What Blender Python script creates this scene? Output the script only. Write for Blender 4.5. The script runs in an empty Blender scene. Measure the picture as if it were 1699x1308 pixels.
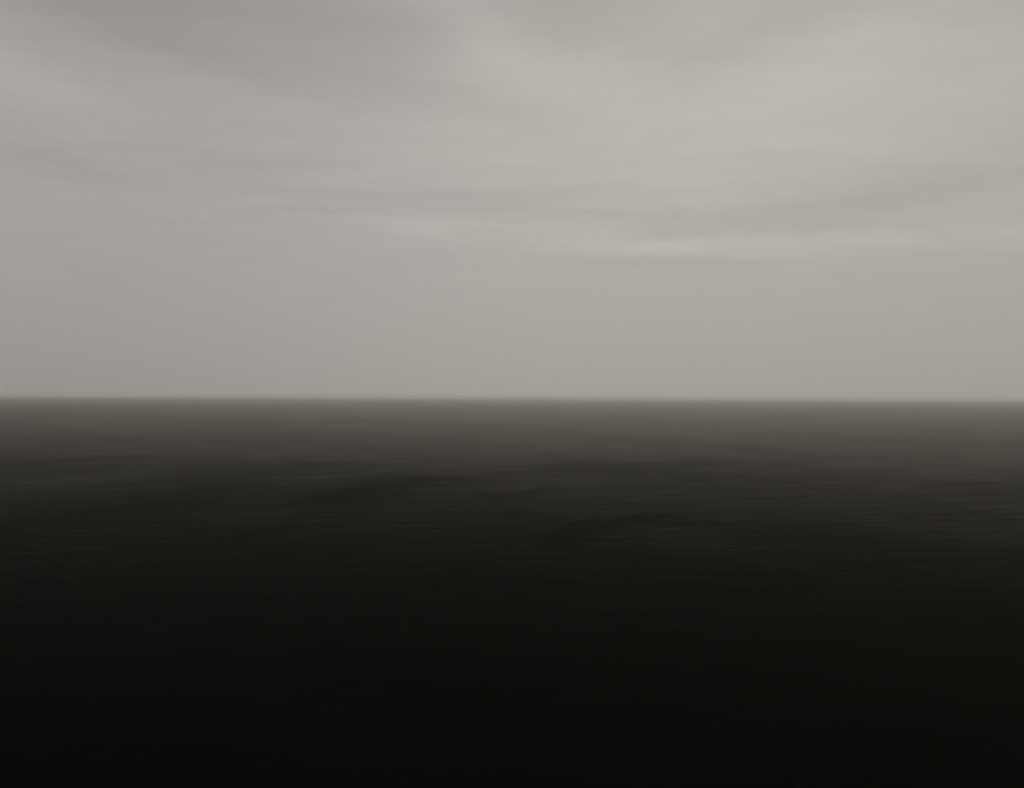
import bpy, math, random
import numpy as np

# ------------------------------------------------------------------ helpers
F = 1822.0                # focal length in pixels of the 1699-wide photograph
CAM_H = 60.0              # the camera stands on a high headland above the sea


def azel(px, py):
    """direction (azimuth, elevation) of a point of the sky"""
    u, v = (px - 849.5) / F, (659.0 - py) / F
    return math.atan(u), math.atan(v / math.sqrt(1 + u * u))


class V:
    """tiny wrapper to write node maths as expressions"""
    nt = None

    def __init__(self, s): self.s = s

    @staticmethod
    def op(o, *a):
        n = V.nt.nodes.new('ShaderNodeMath'); n.operation = o
        for i, x in enumerate(a):
            if isinstance(x, V): V.nt.links.new(x.s, n.inputs[i])
            else: n.inputs[i].default_value = x
        return V(n.outputs[0])

    def __add__(s, o): return V.op('ADD', s, o)
    __radd__ = __add__
    def __sub__(s, o): return V.op('SUBTRACT', s, o)
    def __rsub__(s, o): return V.op('SUBTRACT', o, s)
    def __mul__(s, o): return V.op('MULTIPLY', s, o)
    __rmul__ = __mul__
    def __truediv__(s, o): return V.op('DIVIDE', s, o)
    def __rtruediv__(s, o): return V.op('DIVIDE', o, s)


def vexp(x): return V.op('EXPONENT', x)
def vmax(a, b): return V.op('MAXIMUM', a, b)
def vmin(a, b): return V.op('MINIMUM', a, b)


def smooth(x, a, b, lo=0.0, hi=1.0):
    n = V.nt.nodes.new('ShaderNodeMapRange'); n.interpolation_type = 'SMOOTHSTEP'
    V.nt.links.new(x.s, n.inputs[0])
    for i, q in enumerate((a, b, lo, hi)): n.inputs[i + 1].default_value = q
    return V(n.outputs[0])


def comb(x, y, z=0.0):
    n = V.nt.nodes.new('ShaderNodeCombineXYZ')
    for i, q in enumerate((x, y, z)):
        if isinstance(q, V): V.nt.links.new(q.s, n.inputs[i])
        else: n.inputs[i].default_value = q
    return n.outputs[0]


def noise(vec, scale, detail=3.0, rough=0.5, dist=0.0):
    """centred noise, about -0.5 .. 0.5"""
    n = V.nt.nodes.new('ShaderNodeTexNoise'); n.noise_dimensions = '3D'
    V.nt.links.new(vec, n.inputs['Vector'])
    n.inputs['Scale'].default_value = scale
    n.inputs['Detail'].default_value = detail
    n.inputs['Roughness'].default_value = rough
    n.inputs['Distortion'].default_value = dist
    return V(n.outputs[0]) - 0.5


# ------------------------------------------------------------------ camera
sc = bpy.context.scene
cam_d = bpy.data.cameras.new('camera')
cam_d.sensor_width = 36.0
cam_d.lens = 36.0 * F / 1699.0
cam_d.clip_start = 0.5
cam_d.clip_end = 400000.0
cam = bpy.data.objects.new('camera', cam_d)
sc.collection.objects.link(cam)
cam.location = (0, 0, CAM_H)
cam.rotation_mode = 'XYZ'
PITCH = math.radians(0.16)      # looking a hair upwards
ROLL = math.radians(0.26)       # camera leaning, so the horizon falls to the right
from mathutils import Matrix
cam.matrix_world = (Matrix.Translation((0, 0, CAM_H)) @ Matrix.Rotation(math.radians(90) + PITCH, 4, 'X')
                    @ Matrix.Rotation(ROLL, 4, 'Z'))
sc.camera = cam

# ------------------------------------------------------------------ exposure
sc.view_settings.view_transform = 'Standard'
sc.view_settings.look = 'None'
sc.view_settings.exposure = 0.0
sc.view_settings.gamma = 1.0
sc.view_settings.use_curve_mapping = False
sc.cycles.use_denoising = True
sc.cycles.volume_bounces = 2
sc.cycles.max_bounces = 6
sc.cycles.diffuse_bounces = 1
sc.cycles.glossy_bounces = 2

# ------------------------------------------------------------------ world: overcast sky
SUN_EL, SUN_AZ = math.radians(62), math.radians(15)     # veiled sun, very high, just right of the view
world = bpy.data.worlds.new('World'); sc.world = world
world.use_nodes = True
nt = world.node_tree; nt.nodes.clear(); V.nt = nt
tc = nt.nodes.new('ShaderNodeTexCoord')
sep = nt.nodes.new('ShaderNodeSeparateXYZ'); nt.links.new(tc.outputs['Generated'], sep.inputs[0])
dx, dy, dz = (V(sep.outputs[i]) for i in range(3))
az = V.op('ARCTAN2', dx, dy)
el = V.op('ARCSINE', vmin(vmax(dz, -1.0), 1.0))
# cloud-sheet coordinates: a flat layer seen in perspective, bent down at the rim
k = 1.0 / (vmax(dz, 0.0) + 0.07)
cx, cy = dx * k, dy * k
sheet = comb(cx, cy, 3.1)

soft = noise(comb(cx * 0.55 + cy * 0.12, cy * 0.42, 7.7), 1.0, 4.0, 0.5, 0.25)
mid = noise(comb(cx * 1.1 + cy * 0.35, cy * 1.5 - cx * 0.12, 1.3), 1.5, 5.0, 0.55, 0.4)
wisp = noise(comb(cx * 1.3 + cy * .4, cy * 3.3 - cx * 0.3, 5.2), 2.0, 6.0, 0.6, 0.3)
mist = noise(comb(az * 60.0, el * 95.0, 0.4), 1.0, 5.0, 0.75)
# wandering, fibrous edges for the placed cloud banks
wa = az + noise(comb(az * 6.0, el * 14.0, 2.2), 1.0, 5.0, 0.6) * 0.10
we = (el + noise(comb(az * 3.5, el * 14.0, 9.2), 1.0, 3.0, 0.6) * 0.018
      + noise(comb(az * 14.0 - el * 10.0, el * 60.0, 4.2), 1.0, 5.0, 0.65) * 0.030)


def blob(px, py, sx, sy, slope=0.0):
    """soft bank of cloud; sizes in pixels, slope = downward drift to the right"""
    a0, e0 = azel(px, py)
    a = (wa - a0) * (F / sx)
    e = (we - e0 + (wa - a0) * slope) * (F / sy)
    return vexp((a * a + e * e) * -0.5)


base = 0.376 + smooth(az, -0.46, 0.10) * 0.067 - smooth(az, 0.15, 0.5) * 0.012
base = base + smooth(el, 0.02, 0.17) * 0.035
base = base - vexp(vmax(el, 0.0) * -16.0) * 0.045
lum = base
for px, py, sx, sy, sl, amt in (
        (150, -50, 330, 70, 0.10, -0.090),      # dark bank in the top left corner
        (330, 75, 190, 26, 0.20, -0.012),
        (600, 55, 150, 45, 0.10, -0.022),
        (690, 150, 170, 22, 0.22, -0.028),
        (420, 125, 170, 14, 0.24, -0.020),
        (1000, 45, 130, 38, 0.28, -0.042),      # grey bank at the top, centre right
        (1080, -10, 330, 40, 0.0, -0.024),
        (1255, 62, 110, 22, -0.25, -0.035),
        (900, 180, 60, 30, 0.3, -0.014),
        (20, 125, 90, 26, 0.25, 0.040),
        (560, 95, 130, 10, 0.15, 0.014),
        (800, 70, 80, 70, 0.35, 0.018),         # bright wedge between the two banks
        (860, 110, 80, 40, 0.5, 0.022),
        (1100, 180, 330, 110, 0.0, 0.050),      # brightest part, right of the centre
        (1400, 95, 120, 60, -0.3, 0.022),
        (1500, 120, 260, 120, 0.0, 0.018),
        (90, 270, 90, 8, 0.14, -0.030),         # thin streaks
        (120, 300, 90, 6, 0.06, -0.014),
        (270, 262, 90, 10, 0.0, -0.014),
        (440, 270, 90, 10, 0.0, -0.014),
        (500, 318, 90, 8, 0.05, -0.020),
        (555, 352, 90, 6, -0.03, -0.030),
        (740, 330, 110, 8, -0.02, -0.024),
        (960, 352, 120, 11, 0.03, -0.030),
        (900, 318, 120, 8, -0.04, -0.016),
        (655, 368, 55, 10, 0.16, 0.026),
        (740, 380, 90, 10, 0.02, 0.018),
        (860, 376, 50, 4, 0.0, 0.024),
        (985, 362, 70, 4, 0.05, 0.022),
        (1055, 396, 80, 12, 0.10, 0.024),
        (1150, 405, 150, 13, 0.0, 0.020),
        (1400, 400, 330, 15, 0.01, 0.024),
        (1150, 431, 130, 6, 0.01, -0.022),
        (1560, 298, 170, 24, -0.18, -0.024),
        (1400, 330, 200, 20, -0.12, -0.020),
        (1330, 375, 300, 8, 0.0, -0.014),
        (1560, 20, 200, 14, 0.1, -0.014)):
    lum = lum + blob(px, py, sx, sy, sl) * amt
fade = smooth(el, 0.03, 0.16)
lum = lum * (1.0 + soft * 0.09 * fade + mid * 0.08 * fade + wisp * 0.12 * fade + mist * 0.055)
# unseen sky overhead, darkened on purpose so the near water mirrors less light
over = smooth(el, 0.36, 0.95)
lum = lum * (1.0 - over * 0.55)
lum = vmax(lum, 0.02) * 0.877
tint = smooth(az + soft * 0.3, -0.5, 0.3)
mc = nt.nodes.new('ShaderNodeMix'); mc.data_type = 'RGBA'
nt.links.new(tint.s, mc.inputs[0])
mc.inputs[6].default_value = (1.05, 1.0, 0.95, 1)
mc.inputs[7].default_value = (1.045, 1.0, 0.91, 1)
cl = nt.nodes.new('ShaderNodeVectorMath'); cl.operation = 'SCALE'
nt.links.new(mc.outputs[2], cl.inputs[0]); nt.links.new((lum * 10.0).s, cl.inputs['Scale'])
sky = nt.nodes.new('ShaderNodeTexSky'); sky.sky_type = 'NISHITA'
sky.sun_disc = False; sky.sun_elevation = SUN_EL; sky.sun_rotation = SUN_AZ
mx = nt.nodes.new('ShaderNodeMix'); mx.data_type = 'RGBA'
mx.inputs[0].default_value = 0.985                      # the cloud sheet is almost closed
nt.links.new(sky.outputs[0], mx.inputs[6]); nt.links.new(cl.outputs[0], mx.inputs[7])
bg = nt.nodes.new('ShaderNodeBackground'); bg.inputs[1].default_value = 0.1
nt.links.new(mx.outputs[2], bg.inputs[0])
wo = nt.nodes.new('ShaderNodeOutputWorld'); nt.links.new(bg.outputs[0], wo.inputs[0])
world.cycles.sampling_method = 'MANUAL'; world.cycles.sample_map_resolution = 1024

# ------------------------------------------------------------------ sun behind the cloud
sd = bpy.data.lights.new('sun', 'SUN'); sd.energy = 1.42; sd.angle = math.radians(25)
sd.color = (1.0, 0.96, 0.9)
sun = bpy.data.objects.new('sun', sd); sc.collection.objects.link(sun)
sun.rotation_euler = (math.radians(90) - SUN_EL, 0, math.radians(180) - SUN_AZ)

# ------------------------------------------------------------------ the sea: one sheet to the horizon
R_SEA = 56000.0
fine = np.radians(np.linspace(-34, 34, 1001))
rest = np.radians(np.linspace(34, 326, 60))[1:-1]
azs = np.concatenate([fine, rest])
# rings: even steps in depression angle close by, long ones far out
depr = np.tan(np.radians(27)) * (1 - np.linspace(0, 1, 900, endpoint=False)) ** 1.15
rad = CAM_H / depr
rad = rad[rad < 9000.0]
rad = np.concatenate([[15.0, 45.0, 80.0], rad, [10500, 13000, 17000, 22000, 30000, 41000, R_SEA]])
A, Rr = np.meshgrid(azs, rad)
X, Y = np.sin(A) * Rr, np.cos(A) * Rr
rng = np.random.RandomState(11)
Z = np.zeros_like(X)
step = np.gradient(rad)[:, None] * np.ones_like(X)
# long low swell plus wind chop; a wave fades out where the rings get too wide for it
for i in range(90):
    lam = 1.6 * (70.0 / 1.6) ** rng.rand()
    th = rng.normal(math.radians(-78), 0.75 if lam < 20 else 0.5)
    kk = 2 * math.pi / lam
    amp = 0.0008 * lam / (1 + lam / 14.0)
    att = np.clip((lam / step - 2.2) / 3.0, 0, 1)
    ph = kk * (X * math.cos(th) + Y * math.sin(th)) + rng.rand() * 6.283
    # slow warping breaks up the regular crests
    ph = ph + 1.3 * np.sin(X / (lam * 6.1) + i) + 1.1 * np.sin(Y / (lam * 7.3) + 2.3 * i)
    Z += amp * att * np.sin(ph)
coarse = (A > math.radians(34.05)) & (A < math.radians(325))
Z[coarse] = 0.0

# dark swell shapes and random patches, written to the mesh to dim the reflection
def vnoise(x, y, seed):
    xi, yi = np.floor(x).astype(int), np.floor(y).astype(int)
    fx, fy = x - xi, y - yi
    fx, fy = fx * fx * (3 - 2 * fx), fy * fy * (3 - 2 * fy)
    def h(a, b):
        q = np.sin(a * 127.1 + b * 311.7 + seed * 17.3) * 43758.5453
        return q - np.floor(q)
    return ((h(xi, yi) * (1 - fx) + h(xi + 1, yi) * fx) * (1 - fy)
            + (h(xi, yi + 1) * (1 - fx) + h(xi + 1, yi + 1) * fx) * fy) - 0.5

def fbm(x, y, seed, n=5):
    s, a = 0, 1.0
    for i in range(n):
        s = s + a * vnoise(x * 2 ** i, y * 2 ** i, seed + i); a *= 0.55
    return s

def ground(px, py):
    d = CAM_H * F / (py - 659.0)
    return (px - 849.5) / F * d, d

swell_dim = np.zeros_like(X)
WX = X + 22 * fbm(X / 80.0, Y / 160.0, 3) + 7 * fbm(X / 9.0, Y / 25.0, 5)
WY = Y + 80 * fbm(X / 60.0, Y / 260.0, 8) * np.clip(Y / 800, 0.2, 2) + 30 * fbm(X / 7.0, Y / 25.0, 9)
# dark swell bands, painted as weaker reflection: (x, y) start, (x, y) end, softness across, in metres, and strength
for (x0, y0), (x1, y1), wid, amt in (
        (ground(575, 818), ground(690, 788), 16, 1.0), (ground(690, 788), ground(750, 792), 14, .8),
        (ground(120, 856), ground(290, 832), 14, .75), (ground(250, 835), ground(480, 772), 26, .55),
        (ground(0, 880), ground(130, 860), 14, .6),
        (ground(0, 775), ground(110, 764), 24, .45), (ground(540, 890), ground(620, 880), 9, .45),
        (ground(925, 880), ground(1010, 862), 9, .9), (ground(1000, 863), ground(1110, 857), 9, 1.0),
        (ground(1110, 857), ground(1260, 868), 11, .5), (ground(840, 815), ground(880, 812), 10, .8),
        (ground(860, 846), ground(910, 862), 7, .6), (ground(1000, 770), ground(1110, 765), 26, .45),
        (ground(1420, 928), ground(1450, 930), 6, .7), (ground(1000, 925), ground(1070, 922), 6, .5),
        (ground(1200, 940), ground(1330, 960), 7, .4), (ground(560, 1100), ground(760, 1112), 7, .5),
        (ground(380, 885), ground(560, 850), 18, .35), (ground(750, 955), ground(860, 975), 8, .5)):
    vx, vy = x1 - x0, (y1 - y0)
    t = np.clip(((WX - x0) * vx + (WY - y0) * vy) / (vx * vx + vy * vy), 0, 1)
    ddx, ddy = WX - x0 - t * vx, (WY - y0 - t * vy)
    lng = 1.15 * np.maximum(1.0, (y0 / 520.0) ** 1.3)
    # a sharp far edge, where the swell lifts, and a long soft near side
    wy = np.where(ddy > 0, 0.45, 2.4) * wid * lng
    swell_dim = np.maximum(swell_dim, amt * np.exp(-0.5 * ((ddx / wid / lng) ** 2 + (ddy / wy) ** 2)))
patch = fbm(X / 95.0 + 0.3 * Y / 95.0, Y / 300.0, 21, 5) * 1.0 + fbm(X / 22.0, Y / 70.0, 31, 4) * 0.5
swell_dim = np.clip(swell_dim * 1.05 + 0.27 * patch, -0.6, 1)

nr, na = X.shape
verts = np.column_stack([X.ravel(), Y.ravel(), Z.ravel()])
verts = np.vstack([[0, 0, 0], verts])
ii = np.arange(nr - 1)[:, None] * na; jj = np.arange(na)[None, :]; j2 = (jj + 1) % na
quads = np.stack([1 + ii + jj, 1 + ii + na + jj, 1 + ii + na + j2, 1 + ii + j2], -1).reshape(-1, 4)
quads = quads[:, ::-1]
tris = np.column_stack([np.zeros(na, int), 1 + (np.arange(na) + 1) % na, 1 + np.arange(na)])
me = bpy.data.meshes.new('sea')
me.vertices.add(len(verts)); me.vertices.foreach_set('co', verts.ravel().astype(np.float32))
loops = np.concatenate([quads.ravel(), tris.ravel()])
me.loops.add(len(loops)); me.loops.foreach_set('vertex_index', loops.astype(np.int32))
starts = np.concatenate([np.arange(len(quads)) * 4, len(quads) * 4 + np.arange(na) * 3])
me.polygons.add(len(starts)); me.polygons.foreach_set('loop_start', starts.astype(np.int32))
me.polygons.foreach_set('use_smooth', np.ones(len(starts), bool))
me.update(calc_edges=True); me.validate()
at = me.attributes.new('swell_dim', 'FLOAT', 'POINT')
at.data.foreach_set('value', np.concatenate([[0], swell_dim.ravel()]).astype(np.float32))
if me.polygons[1000].normal.z < 0: me.flip_normals()
sea = bpy.data.objects.new('sea', me); sc.collection.objects.link(sea)
sea['kind'] = 'structure'

m = bpy.data.materials.new('sea_water'); m.use_nodes = True
nt = m.node_tree; nt.nodes.clear(); V.nt = nt
geo = nt.nodes.new('ShaderNodeNewGeometry')
sp = nt.nodes.new('ShaderNodeSeparateXYZ'); nt.links.new(geo.outputs['Position'], sp.inputs[0])
px_, py_ = V(sp.outputs[0]), V(sp.outputs[1])
an = nt.nodes.new('ShaderNodeAttribute'); an.attribute_name = 'swell_dim'
cm = V(an.outputs['Fac'])
sheen_gain = vmin(vmax(1.0 - cm * 0.56, 0.1), 1.5)  # swell darkness put in by scaling the reflected share
# wind ripples: crests lie across the wind, which blows in from the front right; gusts bend them
bend = noise(comb(px_ * 0.004, py_ * 0.0025, 8.0), 1.0, 2.0, 0.5) * 150.0
acr = py_ * 0.92 + px_ * 0.45 + bend
alo = px_ * 0.92 - py_ * 0.38
r1 = noise(comb(alo * 0.45, acr * 0.85), 1.0, 6.0, 0.66, 0.35)
r2 = noise(comb(alo * 0.05 + acr * 0.01, acr * 0.13, 4.0), 1.0, 6.0, 0.65, 0.3)
gust = smooth(noise(comb(alo * 0.012, acr * 0.008, 2.0), 1.0, 3.0, 0.6), -0.18, 0.2, 0.65, 1.3)
hgt = (r1 * 0.8 + r2 * 2.2) * gust
bp = nt.nodes.new('ShaderNodeBump'); bp.inputs['Strength'].default_value = 0.35
bp.inputs['Distance'].default_value = 1.0
nt.links.new(hgt.s, bp.inputs['Height'])
dif = nt.nodes.new('ShaderNodeBsdfDiffuse'); dif.inputs[0].default_value = (0.0012, 0.0010, 0.0006, 1)
gl = nt.nodes.new('ShaderNodeBsdfGlossy')
gl.inputs['Color'].default_value = (1.0, 0.96, 0.87, 1)
gl.inputs['Roughness'].default_value = 0.32
nt.links.new(bp.outputs[0], gl.inputs['Normal'])
# ruffled water mirrors the sky only at a glancing look and is all but black seen from above
bp2 = nt.nodes.new('ShaderNodeBump'); bp2.inputs['Strength'].default_value = 0.095
bp2.inputs['Distance'].default_value = 1.0
nt.links.new(hgt.s, bp2.inputs['Height'])
dt = nt.nodes.new('ShaderNodeVectorMath'); dt.operation = 'DOT_PRODUCT'
nt.links.new(bp2.outputs[0], dt.inputs[0]); nt.links.new(geo.outputs['Incoming'], dt.inputs[1])
glance = vexp(V.op('ABSOLUTE', V(dt.outputs['Value'])) * -31.0)
dt2 = nt.nodes.new('ShaderNodeVectorMath'); dt2.operation = 'DOT_PRODUCT'
nt.links.new(bp.outputs[0], dt2.inputs[0]); nt.links.new(geo.outputs['Incoming'], dt2.inputs[1])
facets = vexp(V.op('ABSOLUTE', V(dt2.outputs['Value'])) * -8.0)     # sheen on the small ripple faces
fac = (glance * 0.235 + facets * 0.009) * sheen_gain
mxs = nt.nodes.new('ShaderNodeMixShader')
nt.links.new(fac.s, mxs.inputs[0]); nt.links.new(dif.outputs[0], mxs.inputs[1]); nt.links.new(gl.outputs[0], mxs.inputs[2])
om = nt.nodes.new('ShaderNodeOutputMaterial'); nt.links.new(mxs.outputs[0], om.inputs[0])
me.materials.append(m)

# ------------------------------------------------------------------ sea haze
ZB, ZT, HB = -2.6, CAM_H + 14.0, R_SEA + 1500.0
hv = [(x, y, z) for z in (ZB, ZT) for y in (-HB, HB) for x in (-HB, HB)]
hf = [(0, 2, 3, 1), (4, 5, 7, 6), (0, 1, 5, 4), (2, 6, 7, 3), (0, 4, 6, 2), (1, 3, 7, 5)]
hm = bpy.data.meshes.new('haze'); hm.from_pydata(hv, [], hf); hm.update()
haze = bpy.data.objects.new('haze', hm); sc.collection.objects.link(haze)
haze['kind'] = 'stuff'
m = bpy.data.materials.new('sea_haze'); m.use_nodes = True
nt = m.node_tree; nt.nodes.clear()
pv = nt.nodes.new('ShaderNodeVolumePrincipled')
pv.inputs['Color'].default_value = (0.99, 0.975, 0.925, 1)
pv.inputs['Density'].default_value = 1 / 20500.0
pv.inputs['Anisotropy'].default_value = 0.45
om = nt.nodes.new('ShaderNodeOutputMaterial'); nt.links.new(pv.outputs[0], om.inputs['Volume'])
hm.materials.append(m)
